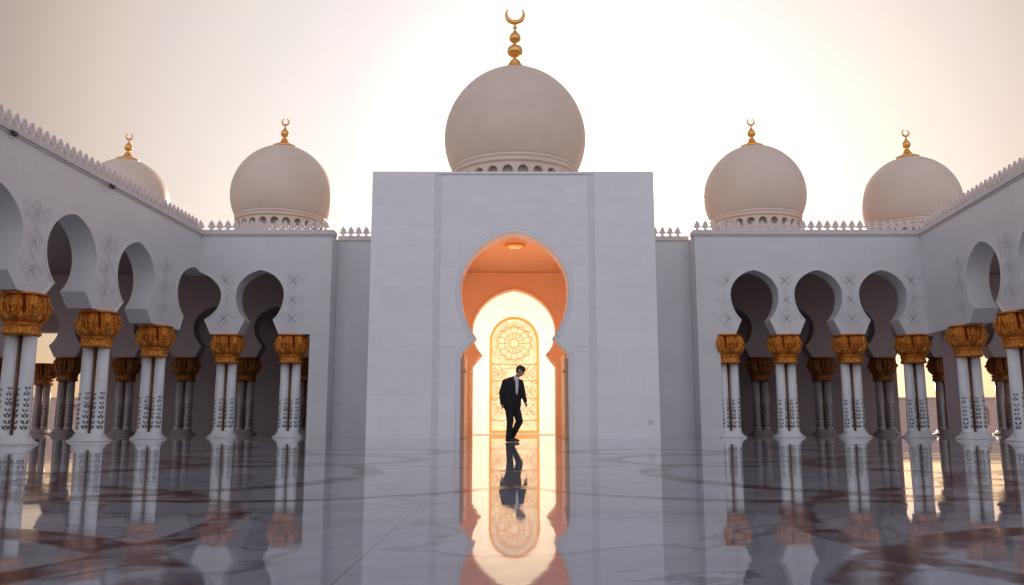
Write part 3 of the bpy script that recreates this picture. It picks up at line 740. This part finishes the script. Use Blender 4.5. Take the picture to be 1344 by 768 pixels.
B = [('c', J['neck'], hd - Vector((.02, 0, .06)), .058, .058), ('c', hd + up*.025 - face*.012, hd + up*.01 + face*.015, .092, .088),
     ('c', hd - up*.02 + face*.03, hd - up*.078 + face*.055, .072, .046), ('c', hd + face*.098 + up*.01, hd + face*.116 - up*.022, .012, .017),
     ('c', hd + face*.096 - up*.052 + lat*.018, hd + face*.096 - up*.052 - lat*.018, .011, .011),
     ('c', hd + face*.086 + up*.026 + lat*.035, hd + face*.086 + up*.026 - lat*.035, .014, .014)]
for sg in (-1, 1): B.append(('c', hd + lat*.088*sg - face*.005 + up*.015, hd + lat*.09*sg - face*.01 - up*.02, .017, .013))
B += [('c', J['neck'], J['chest'], .07, .11), ('c', J['chest'], J['hip'], .12, .12), ('c', J['shA'], J['shB'], .05, .05)]
for s in 'AB':
    B += [('c', J['sh'+s], J['el'+s], .052, .042), ('c', J['el'+s], J['wr'+s], .040, .027), ('c', J['hip'], J['h'+s], .1, .085), ('c', J['h'+s], J['k'+s], .078, .052), ('c', J['k'+s], J['a'+s], .05, .034)]
B += hand(J['wrA'], (.06, -.1, -1), (.35, -.9, 0)) + hand(J['wrB'], (.25, -.3, -1), (.5, -.8, 0))
B += [('c', J['aA'], (-.06, -.08, .04), .034, .035), ('c', (-.08, -.08, .045), (.10, -.12, .035), .038, .03), ('c', J['aB'], (.02, .12, .07), .034, .035), ('c', (.01, .12, .07), (.12, .09, .035), .036, .028)]
man = blob(B, 'person', M['skin'], voxel=.0085, smooth=3)
MX, MY = .0, 20.25
man.location = (MX, MY, 0)
tag(man, 'man in a dark suit and white shirt walking with head bowed before the gold door', 'person')
jk = [('c', (-.13, -.07, 1.43), (.18, .09, 1.42), .08, .076), ('c', (-.085, -.04, 1.38), (-.095, -.04, .90), .142, .142), ('c', (.135, .06, 1.36), (.105, .06, .90), .112, .125), ('c', (.0, .0, 1.38), (.0, .01, .90), .14, .138),
      ('c', (-.10, -.04, .92), (-.095, -.04, .83), .128, .105), ('c', (.09, .06, .92), (.10, .07, .84), .126, .105), ('c', (.035, .01, 1.53), (.12, 0, 1.50), .06, .045), ('c', (.05, 0, 1.545), (-.10, -.05, 1.475), .055, .07)]
for s, wb in (('A', .05), ('B', .046)):
    e = Vector(J['el'+s]); wv = Vector(J['wr'+s]); jk += [('c', J['sh'+s], e, .084, .068), ('c', e, wv.lerp(e, .06), .066, wb+.006)]
jacket = blob(jk, 'jacket', M['suit'], man, .012, 3)
tr = []
for s, q in (('A', 0), ('B', 0)):
    tr += [('c', J['h'+s], J['k'+s], .125, .090), ('c', J['k'+s], Vector(J['a'+s]), .088, .072)]
tr += [('c', (-.07, -.05, .95), (.06, .06, .95), .12, .12)]
blob(tr, 'trousers', M['suit'], man, .012, 3)
for a, b, t_ in (((-.115, -.08, .05), (.06, -.10, .045), (.155, -.125, .035)), ((-.03, .13, .075), (.07, .10, .05), (.15, .085, .035))):
    blob([('c', a, b, .05, .046), ('c', b, t_, .046, .032)], 'shoe', M['shoe'], man, .009, 2)
hr = [('c', hd + up*.045 - face*.030, hd + up*.052 + face*.03, .094, .086), ('c', hd + up*.02 - face*.045, hd - up*.035 - face*.05, .085, .06), ('c', hd + up*.085 + face*.05, hd + up*.075 + face*.085, .045, .03)]
blob(hr, 'hair', M['hair'], man, .009, 2)
# shirt front, between the lapels, and tie; lapels on the jacket
bm = bmesh.new(); box(bm, .055, .062, -.20, -.19, 0, 0)
bm.free()
blob([('c', (.125, -.065, 1.51), (.12, -.082, 1.36), .045, .046), ('c', (.12, -.082, 1.36), (.115, -.095, 1.16), .046, .024), ('c', (.09, -.03, 1.545), (.135, -.055, 1.53), .058, .045)], 'shirt', M['shirt'], man, .009, 2)
blob([('c', (.165, -.115, 1.505), (.175, -.122, 1.49), .018, .014), ('c', (.175, -.118, 1.48), (.178, -.122, 1.30), .012, .018)], 'tie', M['suit'], man, .006, 1)

# keep world-space parts where they are under their moved empties
bpy.context.view_layer.update()
for e in (LA, RA, G, lamp) + tuple(o for o in C.objects if o.name.startswith('boundary_wall')):
    for ch in e.children:
        ch.matrix_parent_inverse = Matrix.Translation(-Vector(e.location))
for b in [o for o in C.objects if o.name.startswith('boundary_wall')]: pass
